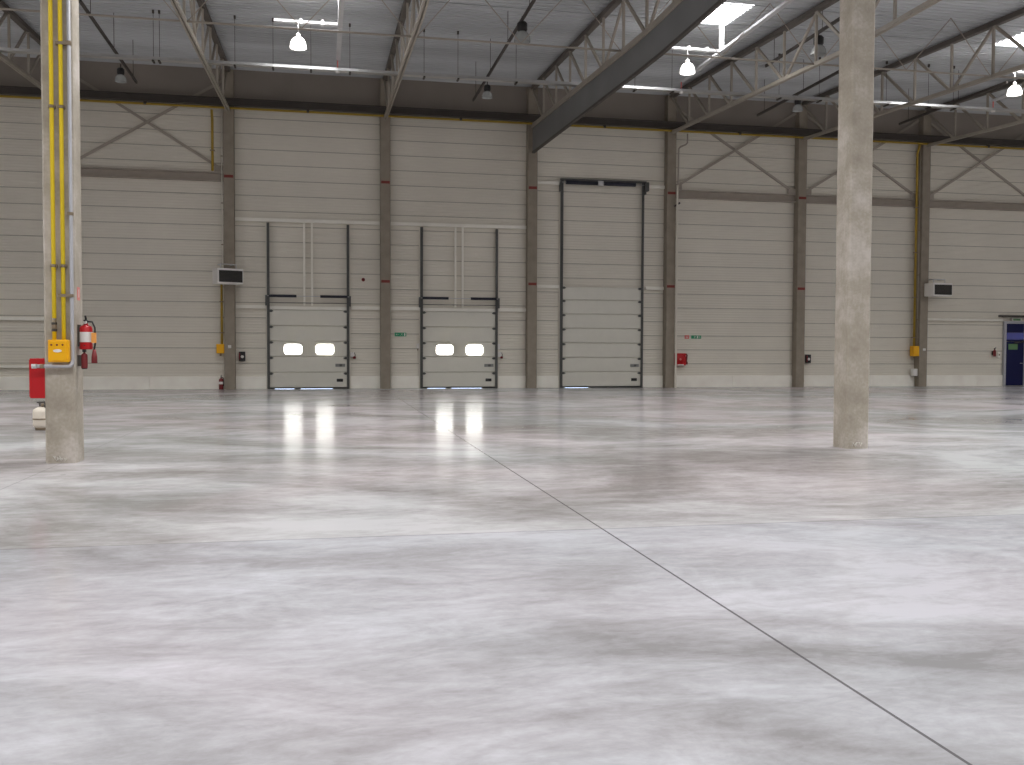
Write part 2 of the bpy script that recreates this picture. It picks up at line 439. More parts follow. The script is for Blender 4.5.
# ------------------------------------------------------------------ trays, lamp rails and lamps
def channel(bm, a, b, w, h, t=0.012):
    a, b = Vector(a), Vector(b); d = (b - a).normalized(); up = Vector((0, 0, 1)); s = d.cross(up)
    bar(bm, a, b, w, t)
    for q in (-1, 1): bar(bm, a + s * (q * w / 2) + up * h / 2, b + s * (q * w / 2) + up * h / 2, t, h)
    return bm
TY, TZ = -7.2, 10.53
t = thing('cable_tray', 'long galvanised cable tray running across the trusses near the wall', 'cable tray', (0, TY, TZ))
bm = nb(); xs = [X0 + 2 + 3 * i for i in range(29)]
for a, b in zip(xs, xs[1:]): channel(bm, (a + 0.004, 0, 0), (b - 0.004, 0, 0), 0.24, 0.08)
obj('channel', bm, 'tray', t)
for X in (-1.6, -1.42, 0.84, 2.01, 3.19, 4.42, 6.82, 7.94, 9.9, 14.06, 15.4, 19.4, 20.95, 23.6, 25.3, 26.33, 29.6):
    bm = tube(nb(), [(X, 0, -0.05), (X, 0, deck_z(TY) - TZ)], 0.008, 6)
    box(bm, X - 0.03, X + 0.03, -0.03, 0.03, deck_z(TY) - TZ - 0.10, deck_z(TY) - TZ)
    box(bm, X - 0.03, X + 0.03, -0.15, 0.15, -0.06, -0.02)
    obj('hanger_rod', bm, 'darksteel', t)
def make_branch(label):
    t = thing('branch_tray', label, 'cable tray', (0, 0, 0), group='branch trays to the lit lamps')
    bm = nb()
    for a, b in ((-7.2, -10.4), (-10.42, -13.4), (-13.42, -16.4), (-16.42, -19.4)): channel(bm, (0, a, 10.87), (0, b, 10.87), 0.13, 0.07)
    obj('channel', bm, 'galv', t)
    obj('drop_pipe', tube(nb(), [(-0.02, -7.22, 10.88), (-0.02, -7.22, 10.60)], 0.022, 8), 'pink', t)
    obj('junction', lathe(nb(), [(0.001, 10.46), (0.07, 10.48), (0.08, 10.55), (0.06, 10.61), (0.001, 10.62)], (-0.02, -7.22, 0), 12), 'whiteplastic', t)
    obj('side_arm', channel(nb(), (-1.85, -10.55, 10.87), (0.03, -10.55, 10.87), 0.13, 0.07), 'galv', t)
    for X in (-1.1, -0.5): obj('arm_clip', box(nb(), X - 0.04, X + 0.04, -10.65, -10.45, 10.84, 10.98), 'galv', t)
    obj('riser', box(nb(), -0.06, 0.06, -10.62, -10.50, 10.87, deck_z(-10.55)), 'galv', t)
    return t
br = make_branch('branch cable tray leading to the leftmost lit lamp'); br.location = (4.05, 0, 0)
dup(br, (15.75, 0, 0), 'branch cable tray under the rooflight right of the smoke curtain')
dup(br, (28.0, 0, 0), 'branch cable tray at the right edge over the last lamp')

def make_lamp(label, lit):
    t = thing('high_bay_lamp', label, 'lamp', (0, 0, 0), group='high bay lamps')
    prof = [(0.235, -0.17), (0.232, -0.11), (0.212, -0.01), (0.170, 0.07), (0.11, 0.12), (0.07, 0.135)]
    bm = lathe(nb(), prof + [(r - 0.012, zz) for r, zz in prof[::-1]] + [prof[0]])
    obj('bell', bm, 'litbell' if lit else 'bell', t)
    if lit:
        obj('ballast', lathe(nb(), [(0.001, 0.13), (0.06, 0.13), (0.065, 0.21), (0.035, 0.25), (0.001, 0.25)], n=16), 'whiteplastic', t)
        obj('stem', tube(nb(), [(0, 0, 0.24), (0, 0, 0.545)], 0.016, 8), 'galv', t)
    else:
        obj('ballast', lathe(nb(), [(0.001, 0.13), (0.12, 0.13), (0.15, 0.17), (0.15, 0.34), (0.10, 0.40), (0.001, 0.40)], n=16), 'black', t)
        obj('stem', tube(nb(), [(0, 0, 0.39), (0, 0, 0.56)], 0.02, 8), 'darksteel', t)
    obj('bulb', lathe(nb(), [(0.001, -0.10), (0.05, -0.07), (0.06, 0.0), (0.035, 0.08), (0.001, 0.12)], n=14), 'bulb' if lit else 'whiteplastic', t)
    return t
la = make_lamp('glowing bell lamp under the leftmost bright side tray', True); la.location = (2.87, -10.6, 10.32)
dup(la, (14.62, -10.6, 10.32), 'glowing bell lamp below the rooflight right of the smoke curtain')
dup(la, (26.15, -10.6, 10.30), 'glowing bell lamp at the right edge near the second rooflight')
lb = make_lamp('unlit glass bell lamp with black ballast left of the smoke curtain', False); lb.location = (9.12, -11.9, 10.50)
dup(lb, (9.2, -5.6, 10.51), 'unlit bell lamp near the wall above the second windowed door').scale = (0.78, 0.78, 0.78)
dup(lb, (-2.95, -5.2, 10.47), 'dim unlit bell lamp just right of the yellow conduits').scale = (0.78, 0.78, 0.78)
dup(lb, (18.3, -11.9, 10.72), 'bell lamp with black ballast just left of the free-standing column top')
dup(lb, (20.65, -6.2, 10.51), 'unlit bell lamp high on the wall left of the free-standing column').scale = (0.78, 0.78, 0.78)

for nm, (X, ya, yb, zz), lab in ((0, (-2.87, -2.9, -16, 10.95), 'dark lamp rail right of the yellow conduits'),
                                 (1, (9.13, -2.9, -18, 10.98), 'dark lamp rail left of the smoke curtain'),
                                 (2, (18.25, -8.5, -17, 11.2), 'dark lamp rail behind the pale-lit truss'),
                                 (3, (20.6, -3.0, -9.5, 10.98), 'dark lamp rail near the wall left of the free-standing column'),
                                 (4, (26.9, -3.0, -9.3, 10.95), 'dark lamp rail below the right rooflight')):
    t = thing('lamp_rail', lab, 'rail', (X, 0, 0), group='dark lamp rails')
    obj('rail_tube', bar(nb(), (0, ya, zz), (0, yb, zz), 0.06, 0.09), 'darksteel', t)
    y = ya - 0.6
    while y > yb:
        obj('rail_hanger', tube(nb(), [(0, y, zz + 0.04), (0, y, deck_z(y))], 0.010, 6), 'darksteel', t); y -= 3.1

# ------------------------------------------------------------------ along the wall, high up
t = thing('eave_beam', 'dark steel beam along the wall above the mustard pipe', 'beam', (0, -0.55, 11.02))
bm = nb()
box(bm, X0 + 1, X1 - 1, -0.10, 0.10, 0.10, 0.13); box(bm, X0 + 1, X1 - 1, -0.10, 0.10, -0.13, -0.10); box(bm, X0 + 1, X1 - 1, -0.02, 0.02, -0.10, 0.10)
obj('profile', bm, 'darksteel', t)
t = thing('gas_pipe', 'mustard yellow pipe running the whole length of the wall', 'pipe', (0, -0.5, 10.80))
obj('pipe_run', tube(nb(), [(X0 + 1 + 6 * i, 0, 0) for i in range(15)], 0.043, 10), 'mustard', t)
for i in range(-4, 8):
    obj('pipe_clip', box(nb(), 6 * i + 2.95, 6 * i + 3.05, -0.065, 0.065, -0.03, 0.14), 'darksteel', t)

t = thing('downpipe', 'thin dark pipe with an elbow beside the hose reel column', 'pipe', (0, 0, 0))
obj('pipe_run', tube(nb(), [(18.66, -0.46, 10.72), (18.66, -0.46, 10.35), (18.6, -0.45, 10.27), (18.36, -0.42, 10.16), (18.3, -0.4, 10.08), (18.3, -0.35, 7.75)], 0.035, 8), 'brownsteel', t)
obj('pipe_clip', bar(nb(), (18.12, -0.43, 7.66), (18.36, -0.43, 7.82), 0.06, 0.07), 'darksteel', t)

# cross braces and wall beams in the braced bays
cb0 = None
for X, lab, lab2 in ((-6, 'crossed wall braces between the yellow conduits and left heater', 'brown wall beam between the yellow conduits and left heater column'),
                     (18, 'crossed wall braces above the red hose reel bay', 'brown wall beam high above the red hose reel'),
                     (24, 'crossed wall braces partly hidden by the free-standing column', 'brown wall beam passing behind the free-standing column'),
                     (30, 'crossed wall braces above the blue door bay', 'brown wall beam high above the blue door')):
    if cb0 is None:
        cb0 = thing('cross_brace', lab, 'brace', (X, -0.12, 0), group='crossed wall braces')
        obj('brace_bar', bar(nb(), (0.22, 0, 8.50), (5.78, 0, 11.92), 0.05, 0.10), 'brownsteel', cb0)
        obj('brace_bar', bar(nb(), (0.22, 0.06, 11.92), (5.78, 0.06, 8.50), 0.05, 0.10), 'brownsteel', cb0)
        obj('gusset_plate', box(nb(), 0.2, 0.55, -0.035, -0.02, 8.42, 8.66), 'brownsteel', cb0)
        obj('gusset_plate', box(nb(), 5.45, 5.8, -0.035, -0.02, 8.42, 8.66), 'brownsteel', cb0)
        wb0 = thing('wall_beam', lab2, 'beam', (X, 0, 0), group='brown wall beams')
        bm = nb(); box(bm, 0.2, 5.8, -0.06, 0.0, 8.08, 8.40); box(bm, 0.2, 5.8, -0.20, 0.0, 8.36, 8.40); box(bm, 0.2, 5.8, -0.20, 0.0, 8.06, 8.10)
        obj('profile', bm, 'brownsteel', wb0)
    else:
        dup(cb0, (X, -0.12, 0), lab); dup(wb0, (X, 0, 0), lab2)

# white rails (C channels)
def rail(label, a, b, w=0.13, d=0.10, group='white wall rails', name='wall_rail'):
    bm = bar(nb(), a, b, d, w) if abs(a[0] - b[0]) > 0.01 else bar(nb(), a, b, w, d)
    return tag(obj(name, bm, 'white', bevel=0.006), label, 'rail', group, 'thing')
yr = -0.09
rail('long white rail across the bay above the first windowed door', (0.21, yr, 6.63), (5.79, yr, 6.63))
rail('long white rail across the bay above the second windowed door', (6.21, yr, 6.63), (11.79, yr, 6.63))
rail('short white rail between the left heater column and first windowed door', (0.21, yr, 3.23), (1.36, yr, 3.23))
rail('short white rail right of the first windowed door', (4.66, yr, 3.23), (5.79, yr, 3.23))
rail('short white rail left of the second windowed door', (6.21, yr, 3.23), (7.38, yr, 3.23))
rail('short white rail right of the second windowed door', (10.66, yr, 3.23), (11.79, yr, 3.23))
rail('upper short white rail left of the tall door', (12.21, yr, 8.50), (13.2, yr, 8.50))
rail('upper short white rail right of the tall door', (16.98, yr, 8.50), (17.79, yr, 8.50))
rail('lower short white rail left of the tall door', (12.21, yr, 4.22), (13.2, yr, 4.22))
rail('lower short white rail right of the tall door', (16.98, yr, 4.22), (17.79, yr, 4.22))
rail('white rail leading from the right heater column to the blue door', (30.21, yr, 3.03), (34.24, yr, 3.03), w=0.10)
rail('upper white rail at the left edge behind the red cabinet', (-11.8, yr, 2.68), (-6.2, yr, 2.68))
rail('lower white rail at the left edge just above the plinth', (-11.8, yr, 0.88), (-6.2, yr, 0.88), w=0.09)
for bx, nm in ((0.0, 'first'), (6.02, 'second')):
    rail('left one of the twin posts above the %s windowed door' % nm, (bx + 2.83, yr, 3.30), (bx + 2.83, yr, 6.56), w=0.08, d=0.08, group='twin white posts', name='wall_post')
    rail('right one of the twin posts above the %s windowed door' % nm, (bx + 3.13, yr, 3.30), (bx + 3.13, yr, 6.56), w=0.08, d=0.08, group='twin white posts', name='wall_post')

# ------------------------------------------------------------------ dock doors
def leaf_panel(bm, xa, xb, za, zb_, y0=-0.13, y1=-0.09):
    c = 0.022
    pts = [(y1, za), (y0 + c, za), (y0, za + c), (y0, zb_ - c), (y0 + c, zb_), (y1, zb_)]
    A = [bm.verts.new((xa, y, zz)) for y, zz in pts]; B = [bm.verts.new((xb, y, zz)) for y, zz in pts]
    n = len(pts); bm.faces.new(A); bm.faces.new(B[::-1])
    for q in range(n): bm.faces.new((A[q], B[q], B[(q + 1) % n], A[(q + 1) % n]))
def rrect(w, h, r, n=5):
    pts = []
    for cx, cy, a0 in ((w / 2 - r, h / 2 - r, 0), (-w / 2 + r, h / 2 - r, 90), (-w / 2 + r, -h / 2 + r, 180), (w / 2 - r, -h / 2 + r, 270)):
        for q in range(n + 1):
            a = math.radians(a0 + 90 * q / n); pts.append((cx + r * math.cos(a), cy + r * math.sin(a)))
    return pts
def yplate(bm, cx, cz, pts, y0, y1):
    a = [bm.verts.new((cx + x, y0, cz + zz)) for x, zz in pts]; b = [bm.verts.new((cx + x, y1, cz + zz)) for x, zz in pts]
    n = len(pts); bm.faces.new(a); bm.faces.new(b[::-1])
    for q in range(n): bm.faces.new((a[q], a[(q + 1) % n], b[(q + 1) % n], b[q]))
    return bm
def coil(bm, xa, xb, y, z, r):
    n = 60
    tube(bm, [(xa, y, z), (xb, y, z)], r, 12)
    pts = [(xa + (xb - xa) * q / (n * 6), y + r * math.cos(q * PI / 3), z + r * math.sin(q * PI / 3)) for q in range(n * 6 + 1)]
    tube(bm, pts, 0.008, 4, cap=False)
    return bm
def dock_door(name, label, w, ztop, zlift, levels, windows, spring_z, tall):
    t = thing(name, label, 'dock door', (0, 0, 0), kind='structure')
    for a, b in zip(levels, levels[1:]):
        bm = nb(); leaf_panel(bm, 0.07, w - 0.07, a + 0.006, b - 0.006); obj('panel', bm, 'door', t)
    for wx in windows:
        fr = obj('window', yplate(nb(), wx, 1.57, rrect(0.78, 0.48, 0.14), -0.142, -0.12), 'door', t)
        obj('pane', yplate(nb(), wx, 1.57, rrect(0.69, 0.40, 0.12), -0.150, -0.135), 'daylight', fr)
    for sx, x in ((1, 0.0), (-1, w)):
        bm = nb(); box(bm, x - 0.034, x + 0.034, -0.17, -0.07, 0.0, zlift); box(bm, x - 0.02 + sx * 0.05, x + 0.02 + sx * 0.05, -0.19, -0.15, 0.0, zlift)
        obj('track', bm, 'track', t)
        box_bm = box(nb(), x - sx * 0.045 - 0.035, x - sx * 0.045 + 0.035, -0.09, -0.03, 0.0, zlift)
        obj('track_angle', box_bm, 'cladding', t)
    for zz in levels[1:]:
        for x in (0.11, w - 0.11):
            bm = box(nb(), x - 0.05, x + 0.05, -0.165, -0.125, zz - 0.10, zz - 0.01); tube(bm, [(x - 0.09, -0.15, zz - 0.055), (x + 0.09, -0.15, zz - 0.055)], 0.022, 8)
            obj('roller_hinge', bm, 'track', t)
    obj('latch', box(nb(), w - 0.52, w - 0.14, -0.155, -0.125, 0.88, 1.00), 'clampgrey', t, bevel=0.01)['label'] = 'grey latch bar'
    obj('latch_knob', box(nb(), w - 0.36, w - 0.26, -0.175, -0.15, 0.90, 0.98), 'track', t)
    obj('lift_handle', box(nb(), w - 0.47, w - 0.22, -0.16, -0.125, 0.28, 0.40), 'black', t, bevel=0.02)
    obj('bottom_seal', box(nb(), 0.07, w - 0.07, -0.135, -0.085, 0.012, 0.055), 'rubber', t)
    for a, b in ((0.25, w * 0.32), (w * 0.4, w * 0.8)) if not tall else ((0.2, w * 0.34),):
        obj('light_gap', box(nb(), a, b, -0.115, -0.10, 0.001, 0.012), 'gap', t)
    if not tall:
        for a, b in ((0.04, 1.10), (w - 1.10, w - 0.04)):
            obj('spring', coil(nb(), a, b, -0.24, spring_z, 0.052), 'spring', t)
    else:
        for a, b in ((0.16, 1.52), (1.80, 3.18)):
            obj('spring', coil(nb(), a, b, -0.24, spring_z, 0.08), 'spring', t)
        obj('header', box(nb(), -0.05, w + 0.12, -0.20, -0.08, spring_z + 0.09, spring_z + 0.17), 'track', t)
        obj('motor', box(nb(), w + 0.02, w + 0.20, -0.32, -0.10, spring_z - 0.25, spring_z + 0.12), 'track', t, bevel=0.02)
        obj('center_bearing', box(nb(), 1.55, 1.77, -0.28, -0.08, spring_z - 0.08, spring_z + 0.10), 'galv', t)
    obj('shaft', tube(nb(), [(-0.12, -0.24, spring_z), (w + 0.12, -0.24, spring_z)], 0.014, 8), 'galv', t)
    for x in (-0.06, w + 0.06):
        obj('cable_drum', lathe(nb(), [(0.001, x - 0.035), (0.075, x - 0.035), (0.06, x), (0.075, x + 0.035), (0.001, x + 0.035)], n=14, closed=False), 'track', t)
        o = t.children[-1]
        o.data.transform(Matrix.Rotation(PI / 2, 4, 'Y') ); o.data.transform(Matrix.Translation((0, -0.24, spring_z)))
        obj('bearing_plate', box(nb(), x - 0.03, x + 0.03, -0.27, -0.05, spring_z - 0.38, spring_z + 0.03), 'track', t)
    if not tall:
        bm = nb(); box(bm, 0.05, w - 0.05, -0.10, -0.05, levels[-1] + 0.01, levels[-1] + 0.13)
        obj('top_seal', bm, 'white', t)
        obj('lift_cable', tube(nb(), [(0.05, -0.20, levels[-1] + 0.27), (w - 0.05, -0.20, levels[-1] + 0.27)], 0.012, 6), 'track', t)
    return t
lv = [0.05, 0.66, 1.28, 1.89, 2.50, 3.13]
d1 = dock_door('door_1', 'left windowed dock door, nearest the left heater column', 3.12, 3.13, 6.52, lv, (0.96, 2.19), 3.66, False)
d1.location = (1.43, 0, 0)
d2 = dup(d1, (7.45, 0, 0), 'right windowed dock door, left of the tall windowless door', name='door_2')
lv = [0.05, 0.67, 1.27, 1.88, 2.49, 3.09, 3.68, 4.23]
d3 = dock_door('door_3', 'tall windowless dock door with tracks rising above its closed leaf', 3.56, 4.23, 8.62, lv, (), 8.53, True)
d3.location = (13.28, 0, 0)

# blue personnel door
t = thing('door_4', 'dark blue personnel door with a glazed panel at the right edge', 'door', (34.34, 0, 0), kind='structure')
bm = nb(); box(bm, 0, 0.11, -0.13, 0.0, 0, 2.98); box(bm, 1.05, 1.16, -0.13, 0.0, 0, 2.98); box(bm, 0.11, 1.05, -0.13, 0.0, 2.88, 2.98)
obj('frame', bm, 'frame', t)
lf = obj('leaf', box(nb(), 0.12, 1.04, -0.10, -0.06, 0.02, 2.04), 'blue', t)
obj('handle', tube(nb(), [(0.95, -0.11, 1.05), (0.95, -0.16, 1.05), (0.82, -0.16, 1.05)], 0.012, 6), 'galv', lf)
obj('transom', box(nb(), 0.12, 1.04, -0.11, -0.06, 2.06, 2.14), 'blue', t)
obj('upper_panel', box(nb(), 0.12, 1.04, -0.10, -0.06, 2.46, 2.87), 'blue', t)
obj('pane', box(nb(), 0.12, 1.04, -0.09, -0.065, 2.14, 2.46), 'blueglass', t)
obj('door_closer', bar(nb(), (0.5, -0.16, 1.98), (1.05, -0.16, 2.06), 0.05, 0.05), 'darksteel', t)
obj('exit_label', box(nb(), 0.24, 0.72, -0.108, -0.09, 1.68, 1.94), 'palegreen', t)
t = thing('exit_sign', 'small green exit lamp on top of the blue door', 'sign', (34.95, -0.1, 2.99))
obj('housing', box(nb(), -0.22, 0.22, -0.06, 0.06, 0.0, 0.14), 'whiteplastic', t); obj('face', box(nb(), -0.19, 0.19, -0.068, -0.055, 0.02, 0.12), 'palegreen', t)
t = thing('door_hood', 'dark flat hood mounted over the blue door', 'hood', (34.1, 0, 3.19))
obj('hood_sheet', box(nb(), 0, 1.6, -0.22, 0.0, 0, 0.07), 'darksteel', t); obj('hood_lip', box(nb(), 0, 1.6, -0.24, -0.21, -0.03, 0.07), 'darksteel', t)

# ------------------------------------------------------------------ unit heaters
def heater(label, loc, rot, bx):
    t = thing('unit_heater', label, 'heater', loc, rot, group='wall unit heaters')
    bm = nb(); box(bm, -0.5, 0.5, -0.30, 0.30, -0.28, 0.30)
    obj('casing', bm, 'whiteplastic', t, bevel=0.02)
    g = obj('grille', box(nb(), -0.44, 0.46, -0.312, -0.29, -0.22, 0.22), 'black', t)
    bm = nb()
    for q in range(9): bar(bm, (-0.43, -0.320, -0.19 + q * 0.0475), (0.45, -0.320, -0.19 + q * 0.0475), 0.02, 0.012)
    obj('louvres', bm, 'darksteel', g)
    bm = nb()
    for x in (-0.3, 0.3):
        tube(bm, [(x, -0.05, 0.30), (x, -0.05, 0.47), (x * 0.8, 0.3, 0.47)], 0.02, 6)
    tube(bm, [(-0.3, -0.05, 0.47), (0.3, -0.05, 0.47)], 0.02, 6)
    bar(bm, (-0.24, 0.30, 0.47), (-0.24, bx, 0.47), 0.04, 0.04); bar(bm, (0.24, 0.30, 0.47), (0.24, bx, 0.47), 0.04, 0.04)
    obj('bracket', bm, 'galv', t)
    return t
heater('white unit heater above the yellow box left of the dock doors', (0.0, -0.92, 4.32), math.radians(24), 0.42)
heater('white unit heater on the rightmost wall column', (30.42, -0.78, 4.31), math.radians(4), 0.36)

# ------------------------------------------------------------------ conduits, boxes and gear on the wall columns
def switchbox(name, label, cat, x0, x1, y0, y1, z0, z1, m, group=None):
    t = thing(name, label, cat, (x0, y1, z0), group=group)
    w, d, h = x1 - x0, y1 - y0, z1 - z0
    obj('housing', box(nb(), 0, w, -d, 0, 0, h), m, t, bevel=0.015)
    obj('cover', box(nb(), 0.02, w - 0.02, -d - 0.012, -d + 0.005, 0.02, h - 0.02), m, t, bevel=0.006)
    return t, w, d, h
t, w, d, h = switchbox('switch_box', 'small yellow switch box on the left heater column', 'switch box', -0.50, -0.205, -0.36, -0.12, 1.40, 1.76, 'ybox')
obj('gland', tube(nb(), [(w / 2, -0.12, -0.10), (w / 2, -0.12, 0.02)], 0.035, 8), 'clamp', t)
t, w, d, h = switchbox('switch_box', 'small yellow switch box on the rightmost wall column', 'switch box', 29.50, 29.795, -0.40, -0.12, 1.36, 1.82, 'ybox')
obj('gland', tube(nb(), [(w / 2, -0.12, -0.10), (w / 2, -0.12, 0.02)], 0.035, 8), 'clamp', t)
def conduit(label, m, pts, r, clips, cat='conduit', name='conduit', group='conduits on the wall columns'):
    t = thing(name, label, cat, (0, 0, 0), group=group)
    obj('pipe_run', tube(nb(), pts, r, 10), m, t)
    for c in clips: obj('clip', bar(nb(), (c[0] - r * 1.8, c[1], c[2]), (c[0] + r * 1.8, c[1], c[2]), r * 2.6, 0.035), 'clamp', t)
    return t
conduit('yellow conduit between the left heater and its yellow box', 'mustard', [(-0.30, -0.26, 1.75), (-0.30, -0.26, 4.1)], 0.045, [(-0.30, -0.26, 2.2), (-0.30, -0.26, 3.4)])
conduit('thin pale conduit rising above the left heater', 'white', [(-0.26, -0.28, 4.1), (-0.26, -0.28, 10.74)], 0.022, [(-0.26, -0.28, z_) for z_ in (5.6, 7.2, 9.0)])
conduit('faint yellow pipe beside the top of the left heater column', 'mustard', [(-0.60, -0.30, 8.42), (-0.60, -0.30, 10.4), (-0.60, -0.46, 10.72)], 0.05, [(-0.60, -0.30, 9.2)])
conduit('yellow conduit running up the rightmost wall column', 'mustard', [(29.60, -0.28, 1.81), (29.60, -0.28, 10.4), (29.60, -0.46, 10.76)], 0.05, [(29.60, -0.28, z_) for z_ in (2.2, 4.0, 6.0, 8.0)])
conduit('thin brown conduit beside the yellow one on the rightmost column', 'brownsteel', [(29.74, -0.30, 1.81), (29.74, -0.30, 10.7)], 0.028, [(29.74, -0.30, z_) for z_ in (3.0, 5.0, 7.0)])
t, w, d, h = switchbox('junction_box', 'grey-white junction box low on the rightmost wall column', 'junction box', 29.56, 29.80, -0.3, -0.12, 0.47, 0.80, 'whiteplastic')
obj('cable', tube(nb(), [(w - 0.03, -0.08, 0.02), (w - 0.03, -0.08, -0.46)], 0.015, 6), 'clamp', t)
for X, lab in ((0, 'small white push button on the left heater column'), (30, 'small white push button on the rightmost wall column')):
    t = thing('push_button', lab, 'button', (X + (0.0 if X == 0 else 0.02), -0.4, 1.66), group='white push buttons')
    obj('housing', box(nb(), -0.06, 0.06, -0.06, 0.0, -0.06, 0.06), 'whiteplastic', t, bevel=0.015)
    obj('knob', lathe(nb(), [(0.035, -0.06), (0.04, -0.09), (0.02, -0.11), (0.001, -0.11)], n=12, axis='y'), 'whiteplastic', t)
for X0_, z0, lab in ((0.32, 1.10, 'black wall telephone box right of the left heater column'), (24.42, 1.05, 'black wall telephone box left of the free-standing column')):
    t = thing('wall_phone', lab, 'telephone', (X0_, -0.012, z0), group='black wall telephones')
    obj('body', box(nb(), 0, 0.24, -0.13, 0.0, 0, 0.37), 'black', t, bevel=0.02)
    obj('dial', lathe(nb(), [(0.001, -0.142), (0.055, -0.142), (0.06, -0.13)], (0.13, 0, 0.17), 16, 'y'), 'whiteplastic', t)
    obj('handset', tube(nb(), [(0.03, -0.14, 0.06), (0.03, -0.17, 0.11), (0.03, -0.17, 0.27), (0.03, -0.14, 0.32)], 0.025, 8), 'darkred', t)

def extinguisher(name, label, loc, r, h, rotz=0.0, body='red', lay=True):
    t = thing(name, label, 'fire extinguisher', loc, rotz)
    obj('body', lathe(nb(), [(0.001, 0), (r * 0.95, 0), (r, 0.015), (r, h * 0.80), (r * 0.8, h * 0.89), (r * 0.35, h * 0.94), (r * 0.3, h)], n=20), body, t)
    bm = box(nb(), -0.02, 0.02, -0.03, 0.03, h, h + 0.05); bar(bm, (0, 0.02, h + 0.045), (0.015, -r * 1.1, h + 0.10), 0.025, 0.014); bar(bm, (0, 0.02, h + 0.03), (0.0, -r * 1.0, h + 0.035), 0.025, 0.014)
    obj('handle', bm, 'black', t)
    return t
t = extinguisher('fire_extinguisher', 'small red extinguisher on the floor by the left heater column', (-0.34, -0.24, 0), 0.085, 0.46, body='darkred')
obj('hose', tube(nb(), [(0.03, -0.02, 0.48), (0.09, -0.05, 0.44), (0.10, -0.05, 0.25), (0.095, -0.05, 0.12)], 0.014, 6), 'black', t)
obj('label_patch', lathe(nb(), [(0.087, 0.20), (0.087, 0.30)], n=20), 'whiteplastic', t)
t = extinguisher('fire_extinguisher', 'tiny red extinguisher on the wall left of the blue door', (33.84, -0.13, 1.36), 0.065, 0.32, body='darkred')
obj('wall_bracket', box(nb(), -0.05, 0.05, 0.05, 0.13, 0.05, 0.25), 'darksteel', t)
t, w, d, h = switchbox('light_switch', 'small beige switch box beside the blue door', 'switch', 34.06, 34.20, -0.07, 0.0, 1.30, 1.56, 'white')
obj('rocker', box(nb(), 0.04, 0.10, -0.09, -0.07, 0.10, 0.18), 'clamp', t)

# hose reel
t = thing('hose_reel', 'red fire hose reel cabinet on the wall right of the tall door', 'hose reel', (18.27, -0.0, 0.94))
obj('cabinet', box(nb(), 0, 0.52, -0.20, 0, 0, 0.52), 'red', t, bevel=0.015)
obj('drum', lathe(nb(), [(0.001, -0.24), (0.10, -0.24), (0.11, -0.225), (0.20, -0.225), (0.215, -0.20)], (0.26, 0, 0.26), 24, 'y'), 'red', t)
obj('hub', lathe(nb(), [(0.001, -0.27), (0.04, -0.27), (0.05, -0.23)], (0.26, 0, 0.26), 14, 'y'), 'pink', t)
bm = tube(nb(), [(0.5, -0.10, 0.06), (0.57, -0.12, 0.1), (0.58, -0.13, 0.34), (0.60, -0.12, 0.44), (0.55, -0.1, 0.50)], 0.035, 8); box(bm, 0.52, 0.62, -0.16, -0.06, 0.04, 0.16)
obj('hose', bm, 'darkred', t)
obj('sill_plate', box(nb(), 0.14, 0.42, -0.215, -0.19, 0.0, 0.05), 'whiteplastic', t)

# signs
def exit_plate(label, x0, x1, z0, z1, arrow):
    t = thing('exit_sign', label, 'sign', (x0, -0.002, z0), group='green wall signs')
    w, h = x1 - x0, z1 - z0
    obj('plate', box(nb(), 0, w, -0.02, 0, 0, h), 'green', t)
    bm = nb(); yy = -0.026; m = h / 2
    ax = 0.10 * w if arrow < 0 else 0.90 * w
    for s in (1, -1):
        bar(bm, (ax, yy, m), (ax - arrow * 0.045, yy, m + s * 0.04), 0.008, 0.016, up=(0, 1, 0))
    bar(bm, (ax, yy, m), (ax - arrow * 0.12, yy, m), 0.008, 0.016, up=(0, 1, 0))
    bx = 0.62 * w if arrow < 0 else 0.36 * w
    for p, q in (((0, .045), (-.02, -.005)), ((-.02, -.005), (-.05, -.05)), ((-.02, -.005), (.02, -.05)), ((0, .03), (.04, .01)), ((0, .03), (-.045, .02))):
        bar(bm, (bx + p[0], yy, m + p[1]), (bx + q[0], yy, m + q[1]), 0.008, 0.014, up=(0, 1, 0))
    box(bm, bx + 0.09, bx + 0.14, yy - 0.004, yy + 0.006, 0.02, h - 0.02)
    obj('pictogram', bm, 'whiteplastic', t)
exit_plate('green exit sign left of the second windowed door', 6.39, 6.86, 2.11, 2.26, -1)
exit_plate('green exit sign on the wall above the red hose reel', 19.10, 19.55, 2.09, 2.23, 1)
t = thing('hose_sign', 'small faded red sign left of the green one above the hose reel', 'sign', (18.8, -0.002, 2.08))
obj('plate', box(nb(), 0, 0.20, -0.02, 0, 0, 0.16), 'pink', t)
bm = nb(); bar(bm, (0.10, -0.024, 0.13), (0.10, -0.024, 0.04), 0.008, 0.02, up=(0, 1, 0)); bar(bm, (0.10, -0.024, 0.03), (0.06, -0.024, 0.08), 0.008, 0.016, up=(0, 1, 0)); bar(bm, (0.10, -0.024, 0.03), (0.14, -0.024, 0.08), 0.008, 0.016, up=(0, 1, 0))
obj('pictogram', bm, 'whiteplastic', t)
t = thing('wall_sensor', 'small dark round cap high on the wall between windowed doors', 'sensor', (5.14, 0, 4.37))
obj('disc', lathe(nb(), [(0.001, -0.05), (0.05, -0.05), (0.07, -0.03), (0.07, 0.0)], n=16, axis='y'), 'darkred', t); obj('pin', lathe(nb(), [(0.001, -0.08), (0.02, -0.08), (0.02, -0.04)], n=10, axis='y'), 'black', t)

